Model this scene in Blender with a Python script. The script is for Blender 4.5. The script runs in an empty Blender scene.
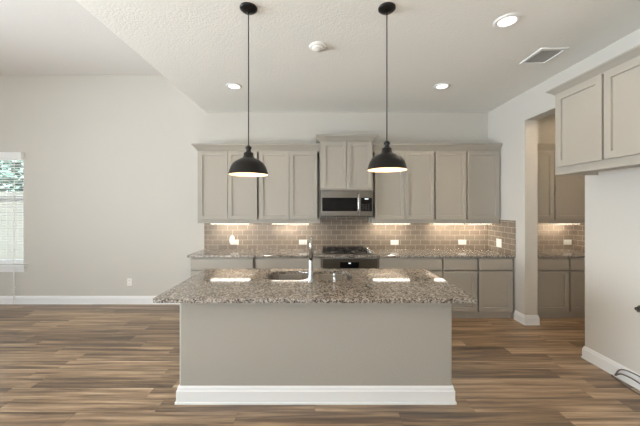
import bpy, bmesh, math, random
from mathutils import Vector
random.seed(7)
PI = math.pi
C = bpy.context.scene.collection
S = bpy.context.scene

# ------------------------------------------------------------------ camera, world, lights, exposure
HC = 1.555                                   # eye height; the camera looks along +Y
cam_d = bpy.data.cameras.new('camera')
cam_d.sensor_width = 36.0
cam_d.lens = 36.0 * 296.0 / 640.0
cam_d.shift_x = 3.0 / 640.0
cam_d.shift_y = -5.5 / 640.0
cam_d.clip_start = 0.05
cam = bpy.data.objects.new('camera', cam_d)
C.objects.link(cam)
cam.location = (0, 0, HC)
cam.rotation_euler = (PI / 2, 0, 0)
S.camera = cam

S.view_settings.view_transform = 'Standard'
S.view_settings.look = 'None'
S.view_settings.gamma = 1.0
S.view_settings.use_curve_mapping = False
S.view_settings.exposure = 0.24

world = bpy.data.worlds.new('sky')
S.world = world
world.use_nodes = True
wn = world.node_tree
bg = wn.nodes['Background']
bg.inputs[0].default_value = (0.80, 0.90, 1.0, 1)
bg.inputs[1].default_value = 2.2


def area(name, loc, rot, sx, sy, power, col):
    d = bpy.data.lights.new(name, 'AREA')
    d.shape = 'RECTANGLE'
    d.size = sx
    d.size_y = sy
    d.energy = power
    d.color = col
    o = bpy.data.objects.new(name, d)
    C.objects.link(o)
    o.location = loc
    o.rotation_euler = rot
    return o


# added lamps for daylight at the unseen window openings of the left wall and of the wall behind the camera
dl = area('daylight_left', (-6.85, 0.8, 1.45), (0, -PI / 2 - 0.14, 0), 2.0, 3.8, 160, (0.84, 0.93, 1.0))
dl.data.spread = math.radians(100)
area('daylight_rear', (-2.5, -3.0, 1.40), (PI / 2 + 0.95, 0, -0.35), 5.0, 2.0, 8, (0.92, 0.97, 1.0))
# sun through the added windows behind the camera: its patch on the floor there lights the ceilings
sun_d = bpy.data.lights.new('sun', 'SUN')
sun_d.energy = 80.0
sun_d.angle = math.radians(1.0)
sun_d.color = (0.82, 0.93, 1.0)
sun = bpy.data.objects.new('sun', sun_d)
C.objects.link(sun)
sun.location = (-8, -12, 9)
sun.rotation_euler = Vector((0.12, 1.0, -1.22)).to_track_quat('-Z', 'Y').to_euler()

# ------------------------------------------------------------------ materials


def srgb(r, g, b):
    def f(c):
        c /= 255.0
        return c / 12.92 if c <= 0.04045 else ((c + 0.055) / 1.055) ** 2.4
    return (f(r), f(g), f(b), 1.0)


def mat(name, col, rough=0.6, metal=0.0, coat=0.0, spec=0.5):
    m = bpy.data.materials.new(name)
    m.use_nodes = True
    b = m.node_tree.nodes['Principled BSDF']
    b.inputs['Base Color'].default_value = col
    b.inputs['Roughness'].default_value = rough
    b.inputs['Metallic'].default_value = metal
    b.inputs['Coat Weight'].default_value = coat
    b.inputs['Specular IOR Level'].default_value = spec
    return m


def N(m, t, **kw):
    n = m.node_tree.nodes.new(t)
    for k, v in kw.items():
        setattr(n, k, v)
    return n


def L(m, a, b):
    m.node_tree.links.new(a, b)


def bsdf(m):
    return m.node_tree.nodes['Principled BSDF']


def mathn(m, op, a, b=None):
    n = N(m, 'ShaderNodeMath', operation=op)
    for i, v in enumerate((a, b)):
        if v is None:
            continue
        if isinstance(v, (int, float)):
            n.inputs[i].default_value = v
        else:
            L(m, v, n.inputs[i])
    return n.outputs[0]


def ramp(m, fac, stops, interp='LINEAR'):
    r = N(m, 'ShaderNodeValToRGB')
    r.color_ramp.interpolation = interp
    el = r.color_ramp.elements
    while len(el) < len(stops):
        el.new(0.5)
    for e, (p, c) in zip(el, stops):
        e.position = p
        e.color = c
    L(m, fac, r.inputs[0])
    return r.outputs[0]


def add_bump(m, scale, strength, dist=0.002, detail=2.0):
    tc = N(m, 'ShaderNodeTexCoord')
    no = N(m, 'ShaderNodeTexNoise')
    no.inputs['Scale'].default_value = scale
    no.inputs['Detail'].default_value = detail
    bu = N(m, 'ShaderNodeBump')
    bu.inputs['Strength'].default_value = strength
    bu.inputs['Distance'].default_value = dist
    L(m, tc.outputs['Object'], no.inputs['Vector'])
    L(m, no.outputs['Fac'], bu.inputs['Height'])
    L(m, bu.outputs['Normal'], bsdf(m).inputs['Normal'])
    return m


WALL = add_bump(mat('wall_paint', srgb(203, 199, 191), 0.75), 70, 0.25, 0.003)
CEIL = add_bump(mat('lightened_ceiling_paint', srgb(240, 239, 234), 0.85), 55, 0.55, 0.006)  # lighter than the walls to make up for weak light up there
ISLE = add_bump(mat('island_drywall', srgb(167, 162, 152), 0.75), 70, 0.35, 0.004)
TRIM = mat('white_trim_paint', srgb(236, 236, 235), 0.4)
CAB = add_bump(mat('greige_cabinet_paint', srgb(168, 162, 151), 0.42), 300, 0.05, 0.0005)
CABIN = mat('cabinet_interior_shadow_gap', srgb(120, 113, 103), 0.7)
STEEL = add_bump(mat('brushed_steel', (0.19, 0.175, 0.155, 1), 0.32, 1.0), 400, 0.04, 0.0003)
SINKST = mat('sink_steel', (0.20, 0.175, 0.15, 1), 0.28, 1.0)
CHROME = mat('chrome', (0.48, 0.48, 0.48, 1), 0.17, 1.0)
BLACKG = mat('black_glass', (0.004, 0.004, 0.005, 1), 0.06, 0.0, 0.0, 0.25)
IRON = mat('cast_iron', (0.012, 0.011, 0.010, 1), 0.5)
BRONZE = mat('dark_bronze_metal', srgb(19, 17, 15), 0.33, 0.0, 0.0, 0.3)
SHADEIN = mat('white_enamel_inside', srgb(236, 222, 200), 0.5)
PLASTIC = mat('white_plastic', srgb(236, 234, 228), 0.35)
SLOT = mat('dark_slot', srgb(60, 56, 52), 0.6)
SLATM = mat('blind_slats', srgb(238, 238, 236), 0.5)
VENTIN = mat('vent_dark_duct', srgb(185, 183, 179), 0.8)
BRAID = add_bump(mat('braided_hose', srgb(128, 120, 112), 0.4, 0.5), 500, 0.4, 0.001)
CORD = mat('black_cord', srgb(30, 27, 25), 0.6)


def emis(name, col, strength):
    m = mat(name, (0.8, 0.8, 0.8, 1), 0.5)
    bsdf(m).inputs['Emission Color'].default_value = col
    bsdf(m).inputs['Emission Strength'].default_value = strength
    return m


LENS = emis('downlight_lens', (1.0, 0.93, 0.80, 1), 3.0)
BULB = emis('warm_bulb', (1.0, 0.80, 0.55, 1), 4.0)
LEDM = emis('undercabinet_led', (1.0, 0.90, 0.76, 1), 9.0)
DISPLAY = emis('lit_display_digits', (0.9, 0.97, 1.0, 1), 0.9)


def make_granite():
    m = mat('granite', (0.4, 0.36, 0.32, 1), 0.06, 0.0, 0.0, 1.0)
    tc = N(m, 'ShaderNodeTexCoord')
    v1 = N(m, 'ShaderNodeTexVoronoi'); v1.inputs['Scale'].default_value = 95
    v1.inputs['Randomness'].default_value = 1
    v2 = N(m, 'ShaderNodeTexVoronoi'); v2.inputs['Scale'].default_value = 190
    no = N(m, 'ShaderNodeTexNoise'); no.inputs['Scale'].default_value = 16; no.inputs['Detail'].default_value = 5
    for n in (v1, v2, no):
        L(m, tc.outputs['Object'], n.inputs['Vector'])
    s1 = N(m, 'ShaderNodeSeparateColor'); L(m, v1.outputs['Color'], s1.inputs[0])
    s2 = N(m, 'ShaderNodeSeparateColor'); L(m, v2.outputs['Color'], s2.inputs[0])
    a = mathn(m, 'MULTIPLY', s1.outputs[0], 0.55)
    b = mathn(m, 'MULTIPLY', s2.outputs[1], 0.25)
    c = mathn(m, 'MULTIPLY', no.outputs['Fac'], 0.40)
    f = mathn(m, 'ADD', mathn(m, 'ADD', a, b), c)
    col = ramp(m, f, [(0.0, srgb(26, 23, 21)), (0.31, srgb(42, 37, 33)), (0.43, srgb(96, 88, 80)),
                      (0.57, srgb(136, 128, 118)), (0.74, srgb(165, 158, 148)), (0.92, srgb(192, 185, 175))])
    L(m, col, bsdf(m).inputs['Base Color'])
    return m


def make_tile():
    m = mat('taupe_subway_tile', srgb(176, 158, 140), 0.16)
    tc = N(m, 'ShaderNodeTexCoord')
    sp = N(m, 'ShaderNodeSeparateXYZ'); L(m, tc.outputs['Object'], sp.inputs[0])
    u = mathn(m, 'SUBTRACT', sp.outputs[0], sp.outputs[1])
    cb = N(m, 'ShaderNodeCombineXYZ'); L(m, u, cb.inputs[0]); L(m, sp.outputs[2], cb.inputs[1])
    br = N(m, 'ShaderNodeTexBrick')
    br.offset = 0.5
    br.inputs['Scale'].default_value = 1.0
    br.inputs['Brick Width'].default_value = 0.159
    br.inputs['Row Height'].default_value = 0.0795
    br.inputs['Mortar Size'].default_value = 0.0035
    br.inputs['Mortar Smooth'].default_value = 0.2
    br.inputs['Bias'].default_value = 0.0
    br.inputs['Color1'].default_value = srgb(124, 110, 95)
    br.inputs['Color2'].default_value = srgb(137, 123, 107)
    br.inputs['Mortar'].default_value = srgb(178, 168, 154)
    L(m, cb.outputs[0], br.inputs['Vector'])
    L(m, br.outputs['Color'], bsdf(m).inputs['Base Color'])
    r = mathn(m, 'ADD', mathn(m, 'MULTIPLY', br.outputs['Fac'], 0.5), 0.16)
    L(m, r, bsdf(m).inputs['Roughness'])
    bu = N(m, 'ShaderNodeBump'); bu.invert = True
    bu.inputs['Strength'].default_value = 0.6
    bu.inputs['Distance'].default_value = 0.002
    L(m, br.outputs['Fac'], bu.inputs['Height'])
    L(m, bu.outputs['Normal'], bsdf(m).inputs['Normal'])
    return m


def make_floor():
    m = mat('wood_plank_floor', srgb(120, 92, 70), 0.33, 0.0, 0.0, 1.0)
    tc = N(m, 'ShaderNodeTexCoord')
    sp = N(m, 'ShaderNodeSeparateXYZ'); L(m, tc.outputs['Object'], sp.inputs[0])
    W, LEN = 0.15, 1.22
    ry = mathn(m, 'DIVIDE', sp.outputs[1], W)
    row = mathn(m, 'FLOOR', ry)
    wn1 = N(m, 'ShaderNodeTexWhiteNoise', noise_dimensions='1D'); L(m, row, wn1.inputs['W'])
    rx = mathn(m, 'ADD', mathn(m, 'DIVIDE', sp.outputs[0], LEN), mathn(m, 'MULTIPLY', wn1.outputs['Value'], 7.3))
    colid = mathn(m, 'FLOOR', rx)
    cb = N(m, 'ShaderNodeCombineXYZ'); L(m, row, cb.inputs[0]); L(m, colid, cb.inputs[1])
    wn2 = N(m, 'ShaderNodeTexWhiteNoise', noise_dimensions='2D'); L(m, cb.outputs[0], wn2.inputs['Vector'])
    tint = wn2.outputs['Value']
    # long grain streaks, different on every plank
    gv = N(m, 'ShaderNodeCombineXYZ')
    L(m, mathn(m, 'ADD', mathn(m, 'MULTIPLY', sp.outputs[0], 1.1), mathn(m, 'MULTIPLY', tint, 40.0)), gv.inputs[0])
    L(m, mathn(m, 'MULTIPLY', sp.outputs[1], 19.0), gv.inputs[1])
    L(m, mathn(m, 'MULTIPLY', tint, 17.0), gv.inputs[2])
    g1 = N(m, 'ShaderNodeTexNoise'); g1.inputs['Scale'].default_value = 1.0; g1.inputs['Detail'].default_value = 4
    g1.inputs['Roughness'].default_value = 0.6; g1.inputs['Distortion'].default_value = 0.3
    L(m, gv.outputs[0], g1.inputs['Vector'])
    f = mathn(m, 'ADD', mathn(m, 'MULTIPLY', tint, 0.24), mathn(m, 'MULTIPLY', g1.outputs['Fac'], 1.35))
    f = mathn(m, 'SUBTRACT', f, 0.31)
    col = ramp(m, f, [(0.18, srgb(64, 48, 35)), (0.38, srgb(106, 83, 61)), (0.54, srgb(146, 119, 91)),
                      (0.70, srgb(180, 152, 121)), (0.88, srgb(206, 182, 152))])
    # seams
    fy = mathn(m, 'FRACT', ry)
    fx = mathn(m, 'FRACT', rx)
    sy = mathn(m, 'LESS_THAN', fy, 0.014)
    sx = mathn(m, 'LESS_THAN', fx, 0.0022)
    seam = mathn(m, 'MAXIMUM', sy, sx)
    mx = N(m, 'ShaderNodeMix', data_type='RGBA')
    L(m, mathn(m, 'MULTIPLY', seam, 0.55), mx.inputs['Factor'])
    L(m, col, mx.inputs['A'])
    mx.inputs['B'].default_value = srgb(58, 44, 36)
    L(m, mx.outputs['Result'], bsdf(m).inputs['Base Color'])
    rg = mathn(m, 'ADD', mathn(m, 'MULTIPLY', g1.outputs['Fac'], 0.16), 0.27)
    L(m, rg, bsdf(m).inputs['Roughness'])
    bu = N(m, 'ShaderNodeBump')
    bu.inputs['Strength'].default_value = 0.12
    bu.inputs['Distance'].default_value = 0.002
    L(m, g1.outputs['Fac'], bu.inputs['Height'])
    L(m, bu.outputs['Normal'], bsdf(m).inputs['Normal'])
    return m


def make_glass():
    m = bpy.data.materials.new('window_glass')
    m.use_nodes = True
    nt = m.node_tree
    nt.nodes.remove(nt.nodes['Principled BSDF'])
    out = nt.nodes['Material Output']
    tr = nt.nodes.new('ShaderNodeBsdfTransparent')
    gl = nt.nodes.new('ShaderNodeBsdfGlossy'); gl.inputs['Roughness'].default_value = 0.02
    mi = nt.nodes.new('ShaderNodeMixShader'); mi.inputs[0].default_value = 0.06
    nt.links.new(tr.outputs[0], mi.inputs[1]); nt.links.new(gl.outputs[0], mi.inputs[2])
    nt.links.new(mi.outputs[0], out.inputs[0])
    return m


def make_leaf():
    m = mat('teal_green_foliage', srgb(70, 104, 92), 0.6)
    tc = N(m, 'ShaderNodeTexCoord')
    no = N(m, 'ShaderNodeTexNoise'); no.inputs['Scale'].default_value = 9
    L(m, tc.outputs['Object'], no.inputs['Vector'])
    col = ramp(m, no.outputs['Fac'], [(0.35, srgb(22, 42, 34)), (0.65, srgb(66, 96, 80))])
    L(m, col, bsdf(m).inputs['Base Color'])
    return m


GRANITE = make_granite()
TILE = make_tile()
FLOOR = make_floor()
GLASS = make_glass()
LEAF = make_leaf()
FENCEW = add_bump(mat('pale_glare_fence_wood', srgb(240, 237, 232), 0.8), 30, 0.3)  # pale wood, whitened to imitate overexposed daylight
SOIL = add_bump(mat('yard_ground', srgb(150, 148, 130), 0.9), 20, 0.4)
BARK = mat('bark', srgb(90, 76, 64), 0.9)

# ------------------------------------------------------------------ mesh helpers


class MB:
    def __init__(self):
        self.bm = bmesh.new()

    def box(self, x0, x1, y0, y1, z0, z1):
        v = [self.bm.verts.new(p) for p in ((x0, y0, z0), (x1, y0, z0), (x1, y1, z0), (x0, y1, z0),
                                            (x0, y0, z1), (x1, y0, z1), (x1, y1, z1), (x0, y1, z1))]
        for f in ((3, 2, 1, 0), (4, 5, 6, 7), (0, 1, 5, 4), (1, 2, 6, 5), (2, 3, 7, 6), (3, 0, 4, 7)):
            self.bm.faces.new([v[i] for i in f])
        return self

    def rings(self, rings, cap=True, smooth=False):
        vs = [[self.bm.verts.new(p) for p in r] for r in rings]
        n = len(vs[0])
        for a, b in zip(vs, vs[1:]):
            for i in range(n):
                f = self.bm.faces.new((a[i], a[(i + 1) % n], b[(i + 1) % n], b[i]))
                f.smooth = smooth
        if cap:
            self.bm.faces.new(vs[0][::-1])
            self.bm.faces.new(vs[-1])
        return self

    def lathe(self, prof, cx=0, cy=0, n=40, cap=False, smooth=True):
        self.rings([[(cx + r * math.cos(2 * PI * i / n), cy + r * math.sin(2 * PI * i / n), z) for i in range(n)]
                    for r, z in prof], cap, smooth)
        return self

    def cyl(self, p0, p1, r0, r1=None, n=20, smooth=True):
        r1 = r0 if r1 is None else r1
        p0, p1 = Vector(p0), Vector(p1)
        self.tube([p0, p1], [r0, r1], n, smooth)
        return self

    def tube(self, pts, rad, n=10, smooth=True):
        pts = [Vector(p) for p in pts]
        if isinstance(rad, (int, float)):
            rad = [rad] * len(pts)
        rings = []
        up = None
        for i, p in enumerate(pts):
            a = pts[max(i - 1, 0)]
            b = pts[min(i + 1, len(pts) - 1)]
            t = (b - a).normalized()
            if up is None:
                up = t.orthogonal().normalized()
            else:
                up = (up - t * up.dot(t)).normalized()
            w = t.cross(up)
            rings.append([p + (up * math.cos(2 * PI * k / n) + w * math.sin(2 * PI * k / n)) * rad[i] for k in range(n)])
        self.rings(rings, True, smooth)
        return self

    def crown(self, x0, x1, yf, yb, prof, left=True, right=True):
        """prof = [(z, projection)], a moulding that returns round the open ends with mitred corners"""
        rs = []
        for z, p in prof:
            xa = x0 - (p if left else 0)
            xb = x1 + (p if right else 0)
            rs.append([(xa, yf - p, z), (xb, yf - p, z), (xb, yb, z), (xa, yb, z)])
        return self.rings(rs)

    def shaker(self, x0, x1, z0, z1, y0=-0.02, th=0.02, rail=0.058, rec=0.015):
        """frame-and-panel door, front at y0 facing -y"""
        y1 = y0 + th
        xi0, xi1, zi0, zi1 = x0 + rail, x1 - rail, z0 + rail, z1 - rail
        e = 0.0015

        def r(y, a, b, c, d):
            return [(a, y, c), (b, y, c), (b, y, d), (a, y, d)]
        bev = 0.0015
        return self.rings([r(y1, x0, x1, z0, z1), r(y0 + bev, x0, x1, z0, z1), r(y0, x0 + bev, x1 - bev, z0 + bev, z1 - bev),
                           r(y0, xi0, xi1, zi0, zi1),
                           r(y0 + rec, xi0 + e, xi1 - e, zi0 + e, zi1 - e)])

    def slab(self, x0, x1, z0, z1, y0=-0.02, th=0.02, b=0.0025):
        def r(y, k):
            return [(x0 + k, y, z0 + k), (x1 - k, y, z0 + k), (x1 - k, y, z1 - k), (x0 + k, y, z1 - k)]
        return self.rings([r(y0 + th, 0), r(y0 + b, 0), r(y0, b)])

    def build(self, name, m, parent=None):
        bmesh.ops.recalc_face_normals(self.bm, faces=self.bm.faces[:])
        me = bpy.data.meshes.new(name)
        self.bm.to_mesh(me)
        self.bm.free()
        for x in (m if isinstance(m, (list, tuple)) else [m]):
            me.materials.append(x)
        o = bpy.data.objects.new(name, me)
        C.objects.link(o)
        if parent is not None:
            o.parent = parent
        return o


def tag(o, label, cat, group=None):
    o['label'] = label
    o['category'] = cat
    if group:
        o['group'] = group
    return o


def thing(name, label, cat, loc, rz=0.0, group=None):
    o = bpy.data.objects.new(name, None)
    C.objects.link(o)
    o.location = loc
    o.rotation_euler = (0, 0, rz)
    o.empty_display_size = 0.1
    return tag(o, label, cat, group)


def struct(name, mb, m, parent=None):
    o = mb.build(name, m, parent)
    if parent is None:
        o['kind'] = 'structure'
    return o


def dup(root, loc, label, rz=None):
    r = root.copy(); C.objects.link(r); r.location = loc
    r['label'] = label
    if rz is not None:
        r.rotation_euler = (0, 0, rz)
    for ch in list(root.children):
        c = ch.copy(); C.objects.link(c); c.parent = r
        for g in list(ch.children):
            d = g.copy(); C.objects.link(d); d.parent = c
    return r


# ------------------------------------------------------------------ the room
YB = 4.774            # back wall
XR = 2.76             # kitchen face of the right wall
XRB = 2.925           # pantry face of the right wall
XP = 4.15             # pantry right wall
XL, YR = -7.0, -3.2   # left wall, wall behind the camera
ZC, ZH = 3.087, 3.69  # kitchen ceiling, living-room ceiling
XDROP = -1.785        # where the kitchen ceiling drops
ZT = 3.80

struct('floor', MB().box(XL - 0.15, XP + 0.15, YR - 0.15, YB + 0.15, -0.1, 0), FLOOR)
# far window opening
WX0, WX1, WZ0, WZ1 = -5.66, -4.735, 0.64, 2.43
b = MB()
b.box(XL - 0.15, WX0, YB, YB + 0.15, 0, ZT).box(WX1, XP + 0.15, YB, YB + 0.15, 0, ZT)
b.box(WX0, WX1, YB, YB + 0.15, 0, WZ0 - 0.03).box(WX0, WX1, YB, YB + 0.15, WZ1, ZT)
struct('wall_back', b, WALL)
OY1, OY0, OZ = 3.926, 3.05, 2.712     # doorway to the pantry
b = MB().box(XR, XRB, OY1, YB, 0, ZC).box(XR, XRB, OY0, OY1, OZ, ZC).box(XR, XRB, YR, OY0, 0, ZC)
struct('wall_right', b, WALL)
struct('wall_pantry_right', MB().box(XP, XP + 0.15, 1.6, YB, 0, ZC), WALL)
struct('wall_pantry_front', MB().box(XRB, XP, 1.45, 1.6, 0, ZC), WALL)
struct('ceiling', MB().box(XDROP, XP + 0.15, YR, YB, ZC, ZT), CEIL)
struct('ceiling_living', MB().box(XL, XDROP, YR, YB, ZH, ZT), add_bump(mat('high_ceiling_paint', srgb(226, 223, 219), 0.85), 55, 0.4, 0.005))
LY0, LY1, LZ0, LZ1 = -1.1, 2.7, 0.35, 2.55
b = MB().box(XL - 0.15, XL, YR, LY0, 0, ZT).box(XL - 0.15, XL, LY1, YB, 0, ZT)
b.box(XL - 0.15, XL, LY0, LY1, 0, LZ0).box(XL - 0.15, XL, LY0, LY1, LZ1, ZT)
struct('wall_left', b, WALL)
RX0, RX1, RZ0, RZ1 = -5.0, 0.2, 0.3, 2.5
b = MB().box(XL, RX0, YR - 0.15, YR, 0, ZT).box(RX1, XP, YR - 0.15, YR, 0, ZT)
b.box(RX0, RX1, YR - 0.15, YR, 0, RZ0).box(RX0, RX1, YR - 0.15, YR, RZ1, ZT)
struct('wall_rear', b, WALL)
struct('added_shade_storey', MB().box(XL - 0.3, XP + 0.3, YR - 0.3, YB + 0.3, ZT + 0.02, 7.0), WALL)  # unseen upper storey, added to keep the sun off the fence
struct('added_shade_wing', MB().box(-15, XL - 0.17, 3.7, YB + 0.15, -0.3, 7.0), WALL)  # unseen side wing, added to extend that shade along the fence
# window frames for two unseen windows, added to bring in light
b = MB()
for k in range(4):
    y = LY0 + (LY1 - LY0 - 0.05) * k / 3
    b.box(XL - 0.12, XL - 0.06, y, y + 0.05, LZ0, LZ1)
b.box(XL - 0.12, XL - 0.06, LY0, LY1, LZ0, LZ0 + 0.05).box(XL - 0.12, XL - 0.06, LY0, LY1, LZ1 - 0.05, LZ1)
struct('added_window_left', b, TRIM)
b = MB()
for k in range(5):
    x = RX0 + (RX1 - RX0 - 0.05) * k / 4
    b.box(x, x + 0.05, YR - 0.12, YR - 0.06, RZ0, RZ1)
b.box(RX0, RX1, YR - 0.12, YR - 0.06, RZ0, RZ0 + 0.05).box(RX0, RX1, YR - 0.12, YR - 0.06, RZ1 - 0.05, RZ1)
struct('added_window_rear', b, TRIM)

# visible window: two sashes, pane, stool and apron
w1 = MB()
fy0, fy1 = YB + 0.07, YB + 0.12
w1.box(WX0, WX0 + 0.05, fy0, fy1, WZ0, WZ1).box(WX1 - 0.05, WX1, fy0, fy1, WZ0, WZ1)
w1.box(WX0, WX1, fy0, fy1, WZ0, WZ0 + 0.06).box(WX0, WX1, fy0, fy1, WZ1 - 0.05, WZ1)
w1.box(WX0, WX1, fy0 - 0.01, fy1, 1.655, 1.72)
w1 = struct('window_1', w1, TRIM)
p = MB().box(WX0 + 0.04, WX1 - 0.04, fy0 + 0.02, fy0 + 0.026, WZ0 + 0.05, WZ1 - 0.04).build('glass_pane', GLASS, w1)
s = MB().box(WX0 - 0.06, WX1 + 0.07, YB - 0.06, YB + 0.15, WZ0 - 0.03, WZ0)
s.box(WX0 - 0.02, WX1 + 0.03, YB - 0.022, YB, WZ0 - 0.12, WZ0 - 0.03)
s.build('window_sill', TRIM, w1)

# baseboards
BBP = [(0, 0.022), (0.012, 0.022), (0.014, 0.016), (0.095, 0.016), (0.105, 0.011), (0.118, 0.009), (0.128, 0.003), (0.13, 0.0)]


def bb_x(x0, x1, y, sgn=-1):
    """profile run along X on a wall face at y, projecting in sgn*y"""
    pts = [(0.0, 0.0)] + [(p_, z) for z, p_ in BBP]
    return MB().rings([[(x, y + sgn * q, z) for q, z in pts] for x in (x0, x1)])


def bb_y(y0, y1, x, sgn=-1):
    pts = [(0.0, 0.0)] + [(p_, z) for z, p_ in BBP]
    return MB().rings([[(x + sgn * q, y, z) for q, z in pts] for y in (y0, y1)])


struct('baseboard_back', bb_x(XL, -1.80, YB), TRIM)
struct('baseboard_left', bb_y(YR, YB, XL, 1), TRIM)
# right wall in front of the doorway, turned round the wall end
bm_ = MB()
rs = []
for z, q in BBP:
    rs.append([(XR - q, YR, z), (XR - q, OY0 + q, z), (XRB + q, OY0 + q, z), (XRB + q, YR, z)])
struct('baseboard_right', MB().rings(rs), TRIM)
rs = []
for z, q in BBP:
    rs.append([(XR - q, 4.118, z), (XR - q, OY1 - q, z), (XRB + q, OY1 - q, z), (XRB + q, 4.118, z)])
struct('baseboard_pillar', MB().rings(rs), TRIM)

# ------------------------------------------------------------------ outside the far window
struct('yard_ground', MB().box(-30, 12, YB + 0.2, 40, -0.45, -0.3), SOIL)
fence = thing('board_fence', 'pale, glare-whitened wooden board fence outside behind the window blind', 'fence', (-9, 8.2, -0.3))
f_ = MB()
for k in range(44):
    f_.box(-6 + k * 0.16, -6 + k * 0.16 + 0.148, 0, 0.02, 0, 2.28)
f_.build('board_panel', FENCEW, fence)
MB().box(-6, 1.04, 0.021, 0.06, 0.4, 0.5).box(-6, 1.04, 0.021, 0.06, 1.8, 1.9).build('rail', FENCEW, fence)


def tree(x, y, h, r, label, seed):
    rnd = random.Random(seed)
    t = thing('garden_tree', label, 'tree', (x, y, -0.3), 0, 'trees beyond the fence')
    MB().tube([(0, 0, 0), (0.05, 0, h * 0.4), (0, 0.05, h * 0.75)], [0.14, 0.1, 0.05]).build('trunk', BARK, t)
    lb = MB()
    for k in range(650):
        d = Vector((rnd.gauss(0, 1), rnd.gauss(0, 1), rnd.gauss(0, 1))).normalized() * r * rnd.uniform(0.45, 1.0)
        c = Vector((d.x, d.y, h * 0.7 + d.z * 0.95))
        a = Vector((rnd.gauss(0, 1), rnd.gauss(0, 1), rnd.gauss(0, 1))).normalized()
        bb = a.orthogonal().normalized()
        q = rnd.uniform(0.14, 0.26)
        th = a.cross(bb) * 0.012
        pts = [c + a * q, c + bb * q * 0.5, c - a * q, c - bb * q * 0.5]
        lb.rings([[v - th for v in pts], [v + th for v in pts]])
    lb.build('leaves', LEAF, t)


tree(-9.4, 10.6, 4.6, 2.0, 'teal green tree crown beyond the fence, seen through the blind', 3)
tree(-14.6, 12.6, 5.2, 2.2, 'second green tree further left beyond the board fence', 5)

# ------------------------------------------------------------------ window blind
bl = thing('window_blind', 'white horizontal slat blind hanging in the window at left', 'blind', (0, YB, 0))
v = MB().box(WX0 - 0.01, WX1 + 0.012, -0.05, 0.03, WZ1 - 0.115, WZ1 + 0.005)
v.box(WX0 - 0.015, WX1 + 0.017, -0.058, 0.03, WZ1 - 0.012, WZ1 + 0.008)
v.build('valance', SLATM, bl)
sl = MB()
z = WZ1 - 0.14
while z > WZ0 + 0.06:
    t = math.radians(-13)
    cy, hw = 0.03, 0.024
    dy, dz = hw * math.cos(t), hw * math.sin(t)
    sl.rings([[(x, cy - dy, z - dz), (x, cy + dy, z + dz), (x, cy + dy, z + dz + 0.003), (x, cy - dy, z - dz + 0.003)]
              for x in (WX0 + 0.012, WX1 - 0.012)])
    z -= 0.043
sl.build('slats', SLATM, bl)
MB().box(WX0 + 0.012, WX1 - 0.012, 0.006, 0.054, WZ0 + 0.005, WZ0 + 0.03).build('bottom_rail', SLATM, bl)
ld = MB()
for x in (WX0 + 0.15, WX1 - 0.15):
    ld.box(x - 0.002, x + 0.002, 0.004, 0.007, WZ0 + 0.02, WZ1 - 0.1)
ld.build('ladder_tape', SLATM, bl)
cm = MB()
xs = -4.82
cm.tube([(xs, -0.063, WZ1 - 0.1), (xs, -0.068, 1.0), (xs, -0.07, 0.55), (xs - 0.005, -0.06, 0.3), (xs - 0.03, -0.04, 0.02)], 0.004, 6)
zz = 0.60
while zz > 0.06:
    xx = xs if zz > 0.3 else xs - 0.025 * (0.3 - zz) / 0.28
    cm.lathe([(0.001, zz - 0.014), (0.013, zz), (0.001, zz + 0.014)], xx, -0.068 + max(0, 0.55 - zz) * 0.05, 8)
    zz -= 0.045
cm.build('beaded_cord', PLASTIC, bl)

# ------------------------------------------------------------------ kitchen cabinets
ZU0, ZU1 = 1.317, 2.405       # upper box bottom and the underside of the crown
YU = 4.465                    # face frame of the uppers
ZCT = 0.89
ZI = 0.875                    # counter top
YBASE = 4.14


def upper(label, x0, x1, doors, y=YU, z0=ZU0, z1=ZU1, zd0=1.374, zd1=2.398, loc=None, rz=0, depth=None, group='wall cabinets', ends='LR'):
    """doors = list of (x0, x1) in world X (or local when rz is set)"""
    dep = (YB - y - 0.0115) if depth is None else depth
    base = (x0, y, z0) if loc is None else loc
    t = thing('kitchen_cabinet', label, 'cabinet', base, rz, group)
    w, h = x1 - x0, z1 - z0
    b = MB()
    th = 0.018
    b.box(0, th, 0.02 if 'L' in ends else 0.06, dep, 0.0, h).box(w - th, w, 0.02 if 'R' in ends else 0.06, dep, 0.0, h)
    rc = 0.075 if z0 == ZU0 else 0.03
    b.box(th, w - th, 0.02, dep, h - th, h).box(th, w - th, 0.02, dep, rc, rc + th)
    b.box(th, w - th, dep - 0.008, dep, rc + th, h - th)
    b.build('cabinet_box', CAB, t)
    zl, zh = zd0 - z0 + 0.012, zd1 - z0 - 0.012
    f = MB().box(0, w, 0, 0.02, 0, zl).box(0, w, 0, 0.02, zh, h)
    xs = [0.0]
    for (a, c), (a2, c2) in zip(doors, doors[1:]):
        xs += [c - x0 - 0.012, a2 - x0 + 0.012]
    lo = 0.0 if 'L' in ends else doors[0][0] - x0
    hi = w if 'R' in ends else doors[-1][1] - x0
    xs = [lo, doors[0][0] - x0 + 0.012] + xs[1:] + [doors[-1][1] - x0 - 0.012, hi]
    for a, c in zip(xs[::2], xs[1::2]):
        f.box(a, c, 0, 0.02, zl, zh)
    f.build('face_frame', CAB, t)
    for a, c in doors:
        MB().shaker(a - x0, c - x0, zd0 - z0, zd1 - z0, -0.027, 0.0265).build('door', CAB, t)
    return t


def px(x, s=66.3):
    return (x - 317.0) / s


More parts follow.
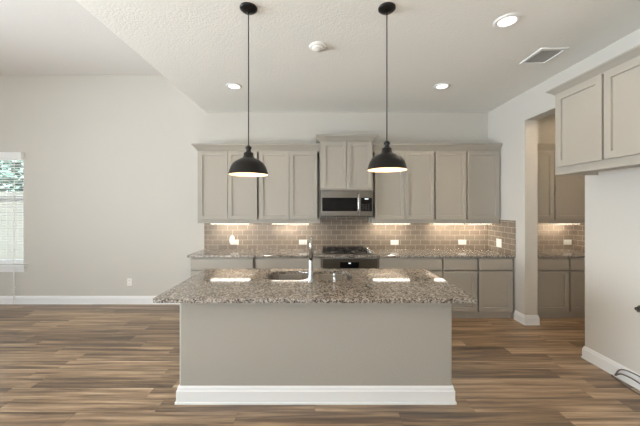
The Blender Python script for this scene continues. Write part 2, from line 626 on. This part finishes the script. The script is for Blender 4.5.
XU0 = -1.80
XT0, XT1 = 0.046, 0.832       # tall cabinet above the microwave
XA = px(434.7)
XM = px(258.2)
upper('greige two-door wall cabinet at the left end of the run', XU0, XM,
      [(px(199.2), px(228)), (px(228.4), px(257.3))], ends='L')
upper('greige two-door wall cabinet between the left pendant and the microwave', XM, XT0,
      [(px(259.4), px(289.2)), (px(289.6), px(317.3))], ends='')
XB = px(466.7)
upper('greige two-door wall cabinet right of the microwave, behind the right pendant', XT1, XA,
      [(px(374.6), px(404.2)), (px(404.6), px(433.7))], ends='')
upper('narrow single-door wall cabinet, the middle one right of the microwave', XA, XB, [(px(435.2), px(465.6))], ends='')
upper('narrow single-door wall cabinet in the corner by the right wall', XB, XR - 0.0115, [(px(466.9), px(498.6))], ends='')
# the taller, deeper cabinet above the microwave
YT = 4.39
ST = 67.4
upper('taller two-door cabinet above the microwave', XT0 + 0.002, XT1 - 0.002,
      [(px(321.9, ST), px(346.3, ST)), (px(346.7, ST), px(371.6, ST))], YT, 1.812, 2.53, 1.836, 2.522)
CROWN = [(0.0, 0.004), (0.014, 0.006), (0.018, 0.012), (0.05, 0.035), (0.075, 0.058), (0.08, 0.066), (0.1, 0.068)]


def crown_of(x0, x1, y, z, left, right, label, k=1.0):
    prof = [(0 if i == 0 else h * k, q) for i, (h, q) in enumerate(CROWN)]
    o = MB().crown(0, x1 - x0, 0, YB - y - 0.004, prof, left, right).build('crown_molding', CAB)
    o.location = (x0, y, z)
    o['kind'] = 'thing'
    return tag(o, label, 'molding', 'crown moldings on the cabinets')


crown_of(XU0, XT0 - 0.002, YU, ZU1 + 0.001, True, False, 'greige crown molding along the top of the left wall cabinets')
crown_of(XT1 + 0.002, XR - 0.004, YU, ZU1 + 0.001, False, False, 'greige crown molding along the wall cabinets right of the microwave')
crown_of(XT0 + 0.002, XT1 - 0.002, YT, 2.532, True, True, 'greige crown molding on the taller cabinet above the microwave', 0.92)

# pantry uppers
XPM = 3.567
upper('shaded wall cabinet in the pantry beside the pillar', XRB + 0.003, XPM, [(XRB + 0.03, XPM - 0.012)], group='pantry cabinets')
upper('shaded wall cabinet in the pantry corner, partly behind the fridge cabinet', XPM, XP - 0.0115, [(XPM + 0.012, XP - 0.03)], group='pantry cabinets')
crown_of(XRB + 0.003, XP - 0.003, YU, ZU1 + 0.001, False, False, 'shaded crown molding along the top of the pantry cabinets')

# cabinet over the refrigerator space, on the right wall
FY, FX = 2.92, 2.35
fw = 0.96
upper('large two-door cabinet over the empty fridge space on the right wall', 0, fw,
      [(0.040, 0.503), (0.521, 0.93)], loc=(FX, FY, 1.873), rz=-PI / 2, z0=1.873, z1=2.655, zd0=1.945, zd1=2.645,
      depth=XR - FX - 0.003)
o = MB().crown(0, fw, 0, XR - FX - 0.003, CROWN[:1] + [(h * 0.6, q * 0.8) for h, q in CROWN[1:]], True, True).build('crown_molding', CAB)
o.location = (FX, FY, 2.656)
o.rotation_euler = (0, 0, -PI / 2)
o['kind'] = 'thing'
tag(o, 'greige crown molding on the cabinet over the fridge space', 'molding', 'crown moldings on the cabinets')


# base cabinets
ZD0, ZD1 = 0.09, 0.850


def base_cab(label, x0, x1, fronts, group='base cabinets'):
    """fronts = [(kind, x0, x1)] kind 'both' = a drawer above a door, 'wide' = one drawer over a pair of doors"""
    t = thing('base_cabinet', label, 'cabinet', (x0, YBASE, 0), 0, group)
    w = x1 - x0
    dep = YB - YBASE - 0.004
    bb_ = MB().box(0, w, 0.03, dep, ZD0, ZD1 + 0.006)
    for k_, a, c in fronts:
        bb_.box(a - x0 + 0.008, c - x0 - 0.008, 0.0005, 0.03, ZD0, 0.664)
        bb_.box(a - x0 + 0.008, c - x0 - 0.008, 0.0005, 0.03, 0.689, ZD1 + 0.006)
    bb_.build('cabinet_box', CAB, t)
    MB().box(0, w, 0.022, dep, 0, ZD0 - 0.001).build('toe_kick', CAB, t)
    for kind, a, c in fronts:
        a -= x0
        c -= x0
        MB().slab(a, c, 0.685, 0.838, -0.022, 0.022).build('drawer_front', CAB, t)
        if kind == 'both':
            MB().shaker(a, c, 0.102, 0.668, -0.022, 0.022).build('door', CAB, t)
        else:
            mid = (a + c) / 2
            MB().shaker(a, mid - 0.002, 0.102, 0.668, -0.022, 0.022).build('door', CAB, t)
            MB().shaker(mid + 0.002, c, 0.102, 0.668, -0.022, 0.022).build('door', CAB, t)
    return t


SB = 72.0


def pb(x):
    return (x - 317.0) / SB


XV0, XV1 = pb(321.8), pb(378.0)
base_cab('greige base cabinet at the left end under the back counter', pb(189.4), pb(254.3), [('wide', pb(190.4), pb(252.8))])
base_cab('greige base cabinet left of the oven, under the back counter', pb(254.3), XV0, [('wide', pb(255.8), pb(320.6))])
base_cab('greige base cabinet right of the oven, under the back counter', XV1, pb(443), [('wide', pb(379.6), pb(442))])
base_cab('single-door greige base cabinet, second from the right wall', pb(443), pb(478.3), [('both', pb(444), pb(477.4))])
base_cab('single-door greige base cabinet against the right wall', pb(478.3), XR - 0.025, [('both', pb(479.4), pb(513.2))])
XPB = 3.52
base_cab('shaded base cabinet in the pantry beside the pillar', XRB + 0.024, XPB, [('both', XRB + 0.03, XPB - 0.01)], 'pantry base cabinets')
base_cab('shaded base cabinet in the pantry corner', XPB, XP - 0.003, [('both', XPB + 0.012, XP - 0.02)], 'pantry base cabinets')


def counter(name, x0, x1, y0, y1, label):
    th = 0.032
    e = 0.003

    def r(z, k, yk):
        return [(x0 + k, y0 + k, z), (x1 - k, y0 + k, z), (x1 - k, y1, z), (x0 + k, y1, z)]
    o = MB().rings([r(ZCT - th, e, 0), r(ZCT - th + e, 0, 0), r(ZCT - e, 0, 0), r(ZCT, e, 0)]).build(name, GRANITE)
    return tag(o, label, 'countertop')


counter('countertop', pb(187), XR - 0.011, 4.11, YB - 0.011, 'speckled granite counter running along the back wall')
counter('countertop', XRB + 0.002, XP - 0.011, 4.11, YB - 0.011, 'granite counter in the pantry beyond the doorway')

# backsplashes
b = MB().box(-1.815, XR - 0.0005, YB - 0.010, YB - 0.0005, ZCT - 0.02, 1.40)
tag(b.build('backsplash', TILE), 'long taupe subway tile backsplash behind the back counter', 'backsplash')
b = MB().box(XR - 0.010, XR - 0.0005, 4.11, YB - 0.0105, ZCT - 0.02, 1.372)
tag(b.build('backsplash', TILE), 'short return of taupe subway tile on the right wall by the counter', 'backsplash')
b = MB().box(XRB + 0.0005, XP - 0.0005, YB - 0.010, YB - 0.0005, ZCT - 0.02, 1.38)
tag(b.build('backsplash', TILE), 'taupe subway tile backsplash on the far wall of the pantry', 'backsplash')
b = MB().box(XP - 0.010, XP - 0.0005, 4.11, YB - 0.0105, ZCT - 0.02, 1.372)
tag(b.build('backsplash', TILE), 'narrow sliver of tile on the pantry side wall, right of its outlet', 'backsplash')

# under-cabinet lights
for x0, x1, lab in ((-1.62, -1.03, 'lit bar light under the cabinet at the left end of the run'),
                    (-0.69, -0.12, 'lit bar light under the cabinet left of the microwave'),
                    (0.86, 1.42, 'lit bar light under the cabinet right of the microwave'),
                    (1.80, 2.23, 'lit bar light under the middle narrow cabinet right of the microwave'),
                    (2.29, 2.66, 'lit bar light under the corner wall cabinet'),
                    (3.60, 4.00, 'lit bar light under the pantry wall cabinets')):
    t = thing('undercabinet_light', lab, 'light', ((x0 + x1) / 2, 4.541, 1.3165), 0, 'undercabinet lights')
    h = (x1 - x0) / 2
    MB().box(-h, h, -0.045, 0.045, -0.012, 0.074).build('housing', PLASTIC, t)
    MB().box(-h + 0.004, h - 0.004, -0.043, 0.043, -0.0135, -0.0122).build('diffuser', LEDM, t)
    a = area('led_light', (0, 0.048, -0.006), (1.1, 0, 0), (x1 - x0) - 0.03, 0.016, 1.6, (1.0, 0.89, 0.74))
    a.parent = t

# ------------------------------------------------------------------ microwave
mw = thing('microwave', 'stainless over-range microwave with black glass door', 'microwave', (XT0 + 0.006, 4.385, 1.412))
w, h = XT1 - XT0 - 0.012, 0.396
MB().box(0, w, 0, YB - 4.385 - 0.012, 0, h).build('body', STEEL, mw)
MB().box(0.012, w - 0.012, -0.004, 0.0, 0.005, 0.02).build('vent_strip', SLOT, mw)
d = MB().slab(0.003, w * 0.735, 0.022, h - 0.006, -0.03, 0.029).build('door', STEEL, mw)
MB().slab(0.025, w * 0.70, 0.088, h - 0.108, -0.033, 0.0035).build('window', BLACKG, d)
MB().slab(w * 0.739, w - 0.003, 0.022, h - 0.006, -0.03, 0.029).build('control_column', STEEL, mw)
cp = MB().slab(w * 0.765, w - 0.018, 0.088, h - 0.108, -0.033, 0.0035).build('control_panel', BLACKG, mw)
kb = MB()
for r in range(4):
    for c in range(3):
        kb.box(w * 0.79 + c * 0.042, w * 0.79 + c * 0.042 + 0.026, -0.0342, -0.0331, 0.10 + r * 0.026, 0.114 + r * 0.026)
kb.build('keypad', SLOT, mw)
MB().box(w * 0.84, w * 0.91, -0.0342, -0.0331, h - 0.134, h - 0.120).build('display', DISPLAY, mw)
hx = w * 0.718
hd = MB().tube([(hx, -0.033, 0.060), (hx, -0.062, 0.072), (hx, -0.070, 0.12), (hx, -0.072, h * 0.5), (hx, -0.070, h - 0.11), (hx, -0.062, h - 0.062), (hx, -0.033, h - 0.05)], 0.011, 12)
hd.build('handle', CHROME, mw)

# ------------------------------------------------------------------ cooktop
ck = thing('gas_cooktop', 'stainless gas cooktop with black iron grates in the back counter', 'cooktop', (0.075, 4.20, ZCT + 0.001))
cw, cd = 0.765, 0.50
MB().rings([[(0, 0, 0), (cw, 0, 0), (cw, cd, 0), (0, cd, 0)], [(0, 0, 0.005), (cw, 0, 0.005), (cw, cd, 0.005), (0, cd, 0.005)],
            [(0.012, 0.012, 0.010), (cw - 0.012, 0.012, 0.010), (cw - 0.012, cd - 0.012, 0.010), (0.012, cd - 0.012, 0.010)]]).build('cooktop_plate', STEEL, ck)
for gx0, gx1 in ((0.02, 0.325), (0.335, 0.64)):
    g = MB()
    t_ = 0.013
    for yy in (0.03, 0.24, 0.457):
        g.box(gx0, gx1, yy, yy + t_, 0.034, 0.048)
    for xx in (gx0, (gx0 + gx1 - t_) / 2, gx1 - t_):
        g.box(xx, xx + t_, 0.03, 0.47, 0.034, 0.048)
    for xx in (gx0, gx1 - t_):
        for yy in (0.03, 0.24, 0.457):
            g.box(xx, xx + t_, yy, yy + t_, 0.0105, 0.034)
    for cyy in (0.14, 0.355):
        for q in range(4):
            an = PI / 4 + q * PI / 2
            cx = (gx0 + gx1) / 2
            g.tube([(cx + math.cos(an) * 0.05, cyy + math.sin(an) * 0.05, 0.042), (cx + math.cos(an) * 0.13, cyy + math.sin(an) * 0.1, 0.042)], 0.006, 6)
    g.build('grate', IRON, ck)
    for cyy in (0.14, 0.355):
        cx = (gx0 + gx1) / 2
        bu = MB().lathe([(0.05, 0.0102), (0.05, 0.022), (0.042, 0.026), (0.001, 0.026)], cx, cyy, 24).build('burner', STEEL, ck)
        MB().lathe([(0.036, 0.0262), (0.036, 0.036), (0.03, 0.039), (0.001, 0.039)], cx, cyy, 24).build('burner_cap', IRON, bu)
for k in range(5):
    MB().lathe([(0.022, 0.0102), (0.021, 0.03), (0.018, 0.036), (0.001, 0.036)], 0.70, 0.07 + k * 0.09, 20).build('knob', CHROME, ck)

# ------------------------------------------------------------------ wall oven under the cooktop
ov = thing('oven', 'stainless built-in oven under the cooktop with black display', 'oven', (XV0 + 0.003, YBASE, 0.10))
ow = XV1 - XV0 - 0.006
MB().box(0, ow, 0.0, 0.58, 0, 0.756).build('body', CAB, ov)
MB().slab(0.012, ow - 0.004, 0.605, 0.740, -0.024, 0.024).build('control_panel', STEEL, ov)
MB().slab(ow * 0.32, ow * 0.66, 0.612, 0.695, -0.0265, 0.0024).build('display_panel', BLACKG, ov)
MB().box(ow * 0.475, ow * 0.515, -0.0277, -0.0267, 0.674, 0.687).build('display', DISPLAY, ov)
d = MB().slab(0.012, ow - 0.004, 0.035, 0.595, -0.024, 0.024).build('door', STEEL, ov)
MB().slab(0.09, ow - 0.09, 0.12, 0.46, -0.027, 0.0028).build('window', BLACKG, d)
MB().tube([(0.07, -0.024, 0.55), (0.07, -0.07, 0.55), (0.10, -0.075, 0.55), (ow - 0.10, -0.075, 0.55), (ow - 0.07, -0.07, 0.55), (ow - 0.07, -0.024, 0.55)], 0.011, 10).build('handle', CHROME, d)
MB().box(0.0, ow, 0.022, 0.5, -0.10, -0.001).build('toe_kick', CAB, ov)

# ------------------------------------------------------------------ island
IX0, IX1, IY0, IY1 = -1.100, 1.080, 2.358, 3.265
isl = thing('kitchen_island', 'drywall kitchen island base with white baseboard in the foreground', 'island', ((IX0 + IX1) / 2, (IY0 + IY1) / 2, 0))
hw, hd_ = (IX1 - IX0) / 2, (IY1 - IY0) / 2


def rrect(hw, hd, r, z, n=5):
    out = []
    for cx, cy, a0 in ((hw - r, hd - r, 0), (-hw + r, hd - r, PI / 2), (-hw + r, -hd + r, PI), (hw - r, -hd + r, 1.5 * PI)):
        for k in range(n + 1):
            a = a0 + PI / 2 * k / n
            out.append((cx + r * math.cos(a), cy + r * math.sin(a), z))
    return out


MB().rings([rrect(hw, hd_, 0.018, 0), rrect(hw, hd_, 0.018, 0.59)], smooth=False).rings(
    [rrect(hw, hd_, 0.018, 0.59), rrect(hw, hd_, 0.018, 0.841)]).build('island_body', ISLE, isl) if False else None
# hollow body: four walls so the sink bowls hang free inside
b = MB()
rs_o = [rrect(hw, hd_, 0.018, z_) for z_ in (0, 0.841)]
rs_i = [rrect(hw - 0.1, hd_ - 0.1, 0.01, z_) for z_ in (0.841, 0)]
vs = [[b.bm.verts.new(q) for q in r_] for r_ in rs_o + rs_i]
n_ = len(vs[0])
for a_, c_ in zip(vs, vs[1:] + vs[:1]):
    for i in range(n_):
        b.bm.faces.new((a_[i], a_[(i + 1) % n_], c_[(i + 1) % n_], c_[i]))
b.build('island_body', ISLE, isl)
IBP = [(0.0005, 0.026), (0.012, 0.026), (0.016, 0.018), (0.098, 0.018), (0.106, 0.012), (0.124, 0.010), (0.134, 0.004), (0.136, 0.001)]
b = MB()
rs_ = [rrect(hw + q, hd_ + q, 0.012, z_) for z_, q in IBP] + [rrect(hw + 0.0005, hd_ + 0.0005, 0.018, 0.136), rrect(hw + 0.0005, hd_ + 0.0005, 0.018, 0.0005)]
vs = [[b.bm.verts.new(q) for q in r_] for r_ in rs_]
for a_, c_ in zip(vs, vs[1:] + vs[:1]):
    for i in range(n_):
        b.bm.faces.new((a_[i], a_[(i + 1) % n_], c_[(i + 1) % n_], c_[i]))
b.build('baseboard', TRIM, isl)

# granite slab with the sink cut-outs
TX0, TX1, TY0, TY1 = -1.229, 1.200, 2.207, 3.294
LB = (-0.482, -0.085, 2.765, 3.175)     # left bowl
RB = (-0.047, 0.345, 2.765, 3.175)      # right bowl
b = MB()


def rr(x0, x1, y0, y1, r, z, n=5):
    cx, cy = (x0 + x1) / 2, (y0 + y1) / 2
    return [(cx + p_[0], cy + p_[1], z) for p_ in rrect((x1 - x0) / 2, (y1 - y0) / 2, r, z, n)]


th = 0.033
slabs = [(TX0, TX1, TY0, LB[2]), (TX0, TX1, LB[3], TY1), (TX0, LB[0], LB[2], LB[3]), (LB[1], RB[0], LB[2], LB[3]), (RB[1], TX1, LB[2], LB[3])]
# one connected slab: outline and two holes triangulated
bmm = b.bm
edges = []
for loop in (rr(TX0, TX1, TY0, TY1, 0.012, ZI), rr(*LB, 0.11, ZI, 8), rr(*RB, 0.11, ZI, 8)):
    vv = [bmm.verts.new(q) for q in loop]
    for i in range(len(vv)):
        edges.append(bmm.edges.new((vv[i], vv[(i + 1) % len(vv)])))
bmesh.ops.triangle_fill(bmm, use_beauty=True, use_dissolve=False, edges=edges)
ret = bmesh.ops.extrude_face_region(bmm, geom=bmm.faces[:])
for g_ in ret['geom']:
    if isinstance(g_, bmesh.types.BMVert):
        g_.co.z -= th
ict = b.build('island_countertop', GRANITE)
tag(ict, 'speckled granite slab on the kitchen island, with sink cut-outs', 'countertop')

# sink
sk = thing('kitchen_sink', 'double-bowl stainless undermount sink in the island counter', 'sink', (0, 0, ZI - th))
for (x0, x1, y0, y1), nm in ((LB, 'bowl'), (RB, 'bowl')):
    b = MB()
    b.rings([rr(x0 - 0.012, x1 + 0.012, y0 - 0.015, y1 + 0.015, 0.115, -0.001), rr(x0 + 0.002, x1 - 0.002, y0 + 0.002, y1 - 0.002, 0.107, -0.001),
             rr(x0 + 0.008, x1 - 0.008, y0 + 0.008, y1 - 0.008, 0.10, -0.16),
             rr(x0 + 0.035, x1 - 0.035, y0 + 0.035, y1 - 0.035, 0.05, -0.195)], cap=False, smooth=True)
    b.bm.verts.ensure_lookup_table()
    b.bm.faces.new(b.bm.verts[-24:])
    bo = b.build(nm, SINKST, sk)
    sd = bo.modifiers.new('thickness', 'SOLIDIFY'); sd.thickness = 0.002; sd.offset = -1
    MB().lathe([(0.045, -0.1945), (0.042, -0.191), (0.03, -0.193), (0.001, -0.1945)], (x0 + x1) / 2, (y0 + y1) / 2, 24).build('drain', CHROME, sk)

# faucet (seen from behind, spout towards the bowls)
fc = thing('kitchen_faucet', 'tall chrome pull-down faucet standing in front of the sink', 'faucet', (-0.056, 2.70, ZI))
MB().lathe([(0.001, 0.0), (0.031, 0.0), (0.031, 0.006), (0.026, 0.014), (0.0225, 0.03), (0.0215, 0.13), (0.0195, 0.16), (0.0175, 0.20)], 0, 0, 28).build('faucet_body', CHROME, fc)
sp_ = [(0, 0, 0.20), (0, 0, 0.34)]
for k in range(1, 11):
    a = PI * k / 10
    sp_.append((0, 0.075 - 0.075 * math.cos(a), 0.34 + 0.062 * math.sin(a)))
sp_ += [(0, 0.15, 0.30)]
MB().tube(sp_, 0.0155, 16).build('spout', CHROME, fc)
MB().cyl((0, 0.15, 0.30), (0, 0.15, 0.20), 0.0165, 0.021).build('spray_head', CHROME, fc)
hn = MB().cyl((-0.018, 0, 0.085), (-0.05, 0, 0.085), 0.014, 0.013)
hn.tube([(-0.05, 0, 0.085), (-0.075, -0.005, 0.088), (-0.105, -0.01, 0.098)], [0.013, 0.010, 0.007], 12)
hn.build('handle', CHROME, fc)

sdp = thing('soap_dispenser', 'short chrome soap dispenser beside the faucet', 'soap dispenser', (0.162, 2.715, ZI))
MB().lathe([(0.001, 0), (0.024, 0), (0.024, 0.006), (0.016, 0.012), (0.0145, 0.055), (0.0155, 0.058)], 0, 0, 24).build('base', CHROME, sdp)
MB().lathe([(0.0155, 0.059), (0.0165, 0.075), (0.013, 0.08), (0.001, 0.081)], 0, 0, 24).cyl((0, 0, 0.07), (0, 0.07, 0.076), 0.007, 0.006).build('pump_head', CHROME, sdp)


# ------------------------------------------------------------------ pendants
def pendant(x, y, zrim, label):
    t = thing('pendant_lamp', label, 'lamp', (x, y, ZC), 0, 'pendant lamps over the island')
    MB().lathe([(0.001, -0.001), (0.066, -0.001), (0.066, -0.010), (0.058, -0.018), (0.052, -0.02), (0.046, -0.028), (0.02, -0.034), (0.006, -0.036), (0.006, -0.05), (0.001, -0.05)], 0, 0, 36).build('canopy', BRONZE, t)
    zr = zrim - ZC
    top = zr + 0.222
    MB().cyl((0, 0, -0.045), (0, 0, top - 0.01), 0.0042, n=10).build('cord', CORD, t)
    MB().lathe([(0.001, top), (0.014, top), (0.020, top - 0.008), (0.024, top - 0.012), (0.024, top - 0.022), (0.017, top - 0.03), (0.019, top - 0.045), (0.022, top - 0.05), (0.022, top - 0.054)], 0, 0, 28).build('socket_cap', BRONZE, t)
    sh = [(0.022, top - 0.050), (0.033, top - 0.053), (0.037, top - 0.058), (0.038, top - 0.078), (0.044, top - 0.090), (0.056, top - 0.099), (0.078, top - 0.108),
          (0.096, top - 0.119), (0.117, top - 0.137), (0.132, top - 0.160), (0.141, top - 0.185), (0.146, top - 0.207), (0.149, top - 0.217), (0.149, top - 0.222)]
    so = MB().lathe(sh, 0, 0, 56).build('lamp_shade', BRONZE, t)
    MB().lathe([(max(r - 0.003, 0.02), z_ - 0.0022 if i < len(sh) - 1 else z_) for i, (r, z_) in enumerate(sh)], 0, 0, 56).build('shade_lining', SHADEIN, so)
    MB().lathe([(0.001, zr + 0.052), (0.02, zr + 0.055), (0.03, zr + 0.07), (0.03, zr + 0.085), (0.018, zr + 0.12), (0.015, zr + 0.14)], 0, 0, 24).build('bulb', BULB, t)
    l = bpy.data.lights.new('pendant_glow', 'POINT')
    l.energy = 2.2; l.color = (1.0, 0.64, 0.34); l.shadow_soft_size = 0.02
    lo = bpy.data.objects.new('pendant_glow', l); C.objects.link(lo); lo.parent = t; lo.location = (0, 0, zr + 0.035)
    return t


pendant(-0.525, 2.27, 1.806, 'dark bronze dome pendant hanging over the left half of the island')
pendant(0.536, 2.27, 1.842, 'dark bronze dome pendant hanging over the right half of the island')


# ------------------------------------------------------------------ ceiling fixtures
def downlight(x, y, label, power=19, wide=150, blend=0.9, col=(1.0, 0.83, 0.63)):
    t = thing('recessed_light', label, 'light', (x, y, ZC), 0, 'recessed ceiling lights')
    MB().lathe([(0.098, -0.0005), (0.098, -0.006), (0.088, -0.011), (0.070, -0.012), (0.066, -0.006)], 0, 0, 40).build('trim_ring', TRIM, t)
    MB().lathe([(0.0675, -0.0065), (0.045, -0.0075), (0.001, -0.0085)], 0, 0, 40).build('lens', LENS, t)
    d = bpy.data.lights.new('downlight_glow', 'SPOT')
    d.energy = power; d.color = col; d.spot_size = math.radians(wide); d.spot_blend = blend; d.shadow_soft_size = 0.06
    o = bpy.data.objects.new('downlight_glow', d); C.objects.link(o); o.parent = t; o.location = (0, 0, -0.03)


downlight(-1.047, 3.73, 'lit round recessed light in the ceiling beside the left pendant cord')
downlight(1.576, 3.73, 'lit round recessed light in the ceiling in front of the right wall cabinets')
downlight(1.557, 2.425, 'lit round recessed light nearest the ceiling vent, right of the right pendant')

downlight(3.5, 3.1, 'added unseen recessed light in the pantry ceiling, behind the doorway header', 50, 178, 0.15, (1.0, 0.80, 0.58))  # extra lamp out of view, added to brighten the pantry

sd_ = thing('smoke_detector', 'white round smoke detector on the ceiling between the pendants', 'smoke detector', (0.01, 2.81, ZC))
MB().lathe([(0.082, -0.0005), (0.082, -0.008), (0.074, -0.016), (0.06, -0.018)], 0, 0, 40).build('mount_ring', PLASTIC, sd_)
MB().lathe([(0.0595, -0.01), (0.056, -0.03), (0.046, -0.036), (0.034, -0.034), (0.030, -0.040), (0.001, -0.040)], 0, 0, 40).build('body', PLASTIC, sd_)

vt = thing('ceiling_vent', 'white square air vent with dark slots in the ceiling at right', 'vent', (2.285, 2.99, ZC))
vx, vy = 0.135, 0.155
b = MB()
b.box(-vx, vx, -vy, -vy + 0.03, -0.012, -0.0005).box(-vx, vx, vy - 0.03, vy, -0.012, -0.0005)
b.box(-vx, -vx + 0.03, -vy + 0.03, vy - 0.03, -0.012, -0.0005).box(vx - 0.03, vx, -vy + 0.03, vy - 0.03, -0.012, -0.0005)
b.build('frame', TRIM, vt)
MB().box(-vx + 0.03, vx - 0.03, -vy + 0.03, vy - 0.03, -0.003, -0.0005).build('backing', VENTIN, vt)
lb = MB()
n = 11
for k in range(n):
    yy = -vy + 0.04 + k * (2 * vy - 0.08) / (n - 1)
    lb.rings([[(x, yy - 0.006, -0.010), (x, yy + 0.004, -0.0035), (x, yy + 0.0055, -0.0035), (x, yy - 0.0045, -0.010)] for x in (-vx + 0.03, vx - 0.03)])
lb.build('louvers', TRIM, vt)


# ------------------------------------------------------------------ outlets and small fittings
def outlet(label, loc, rz=0, wide=True, double=False, cat='outlet'):
    t = thing('power_outlet', label, cat, loc, rz, 'wall outlets')
    if double:
        a, c = 0.062, 0.062
    else:
        a, c = (0.064, 0.040) if wide else (0.036, 0.058)
    MB().slab(-a, a, -c, c, -0.006, 0.006, 0.003).build('cover_plate', PLASTIC, t)
    if double:
        for s_ in (-1, 1):
            MB().slab(s_ * 0.025 - 0.017, s_ * 0.025 + 0.017, -0.034, 0.034, -0.0095, 0.003, 0.002).build('rocker', PLASTIC, t)
        return t
    for s_ in (-1, 1):
        u, v_ = (s_ * 0.026, 0) if wide else (0, s_ * 0.026)
        so = MB().slab(u - 0.017, u + 0.017, v_ - 0.017, v_ + 0.017, -0.0085, 0.002, 0.002).build('socket', PLASTIC, t)
        m_ = MB()
        for q in (-0.006, 0.006):
            if wide:
                m_.box(u - 0.005, u + 0.005, -0.0092, -0.0086, v_ + q - 0.0015, v_ + q + 0.0015)
            else:
                m_.box(u + q - 0.0015, u + q + 0.0015, -0.0092, -0.0086, v_ - 0.005, v_ + 0.005)
        m_.build('slots', SLOT, so)
    return t


YS = YB - 0.0105
outlet('white outlet on the tile left of the island, with a plug-in device', (px(234.8, 62), YS, 0.998))
outlet('white horizontal outlet on the tile just left of the faucet', (px(303, 62), YS, 0.998))
outlet('white horizontal outlet on the tile right of the cooktop', (px(394.4, 62), YS, 0.992))
outlet('white horizontal outlet on the tile under the corner wall cabinets', (px(461.9, 62), YS, 0.998))
outlet('white square switch plate on the side tile near the pillar', (XR - 0.0105, 4.47, 1.02), -PI / 2, double=True, cat='switch')
outlet('white horizontal outlet on the pantry backsplash', (px(566.8, 62), YS, 0.998))
outlet('white upright outlet low on the bare wall left of the island', (px(129.5, 62), YB - 0.0005, 0.353), wide=False)

pg = thing('plug_in_freshener', 'white plug-in device in the leftmost backsplash outlet', 'air freshener', (px(232.9, 62), YS - 0.0095, 1.03))
MB().rings([rrect(0.032, 0.0001, 0.00005, 0)] if False else [[(-0.034, -0.04, -0.05), (0.034, -0.04, -0.05), (0.034, 0, -0.05), (-0.034, 0, -0.05)],
                                                             [(-0.036, -0.048, 0.0), (0.036, -0.048, 0.0), (0.036, 0, 0.0), (-0.036, 0, 0.0)],
                                                             [(-0.030, -0.04, 0.062), (0.030, -0.04, 0.062), (0.030, 0, 0.062), (-0.030, 0, 0.062)]]).build('body', PLASTIC, pg)
MB().lathe([(0.018, 0.0625), (0.016, 0.075), (0.012, 0.08), (0.001, 0.08)], 0, -0.02, 16).build('cap', PLASTIC, pg)

# fridge water valve on the right wall and its hose on the floor
wv = thing('water_valve', 'small metal water valve on the right wall at the picture edge', 'valve', (XR - 0.0005, 2.525, 0.69), -PI / 2)
MB().cyl((0, 0, 0), (0, -0.003, 0), 0.03, 0.026).build('escutcheon', STEEL, wv)
MB().cyl((0, -0.003, 0), (0, -0.03, 0), 0.008).cyl((0, -0.022, 0), (0, -0.022, -0.028), 0.007).build('valve_body', STEEL, wv)
MB().cyl((0, -0.03, 0), (0, -0.038, 0), 0.017, 0.014).build('handle', SLOT, wv)

pts = [(2.722, 2.735, 0.008), (2.712, 2.70, 0.008), (2.695, 2.62, 0.008), (2.672, 2.52, 0.008), (2.668, 2.40, 0.008), (2.675, 2.27, 0.008), (2.69, 2.17, 0.02), (2.718, 2.13, 0.06),
       (2.732, 2.19, 0.105), (2.735, 2.30, 0.118), (2.735, 2.42, 0.120), (2.734, 2.54, 0.122), (2.732, 2.63, 0.112), (2.730, 2.675, 0.085), (2.722, 2.69, 0.05),
       (2.712, 2.69, 0.03), (2.722, 2.655, 0.062), (2.728, 2.58, 0.072), (2.728, 2.48, 0.066), (2.726, 2.36, 0.05), (2.715, 2.22, 0.02), (2.70, 2.05, 0.008)]
path = []
for i in range(len(pts) - 1):
    p0, p1, p2, p3 = (Vector(pts[max(0, min(len(pts) - 1, j))]) for j in (i - 1, i, i + 1, i + 2))
    for k in range(5):
        t = k / 5
        path.append(0.5 * (2 * p1 + (p2 - p0) * t + (2 * p0 - 5 * p1 + 4 * p2 - p3) * t * t + (3 * p1 - p0 - 3 * p2 + p3) * t ** 3))
path.append(Vector(pts[-1]))
ho = MB().tube(path, 0.0058, 10).build('water_hose', BRAID)
tag(ho, 'grey coiled water hose lying against the right baseboard', 'hose')
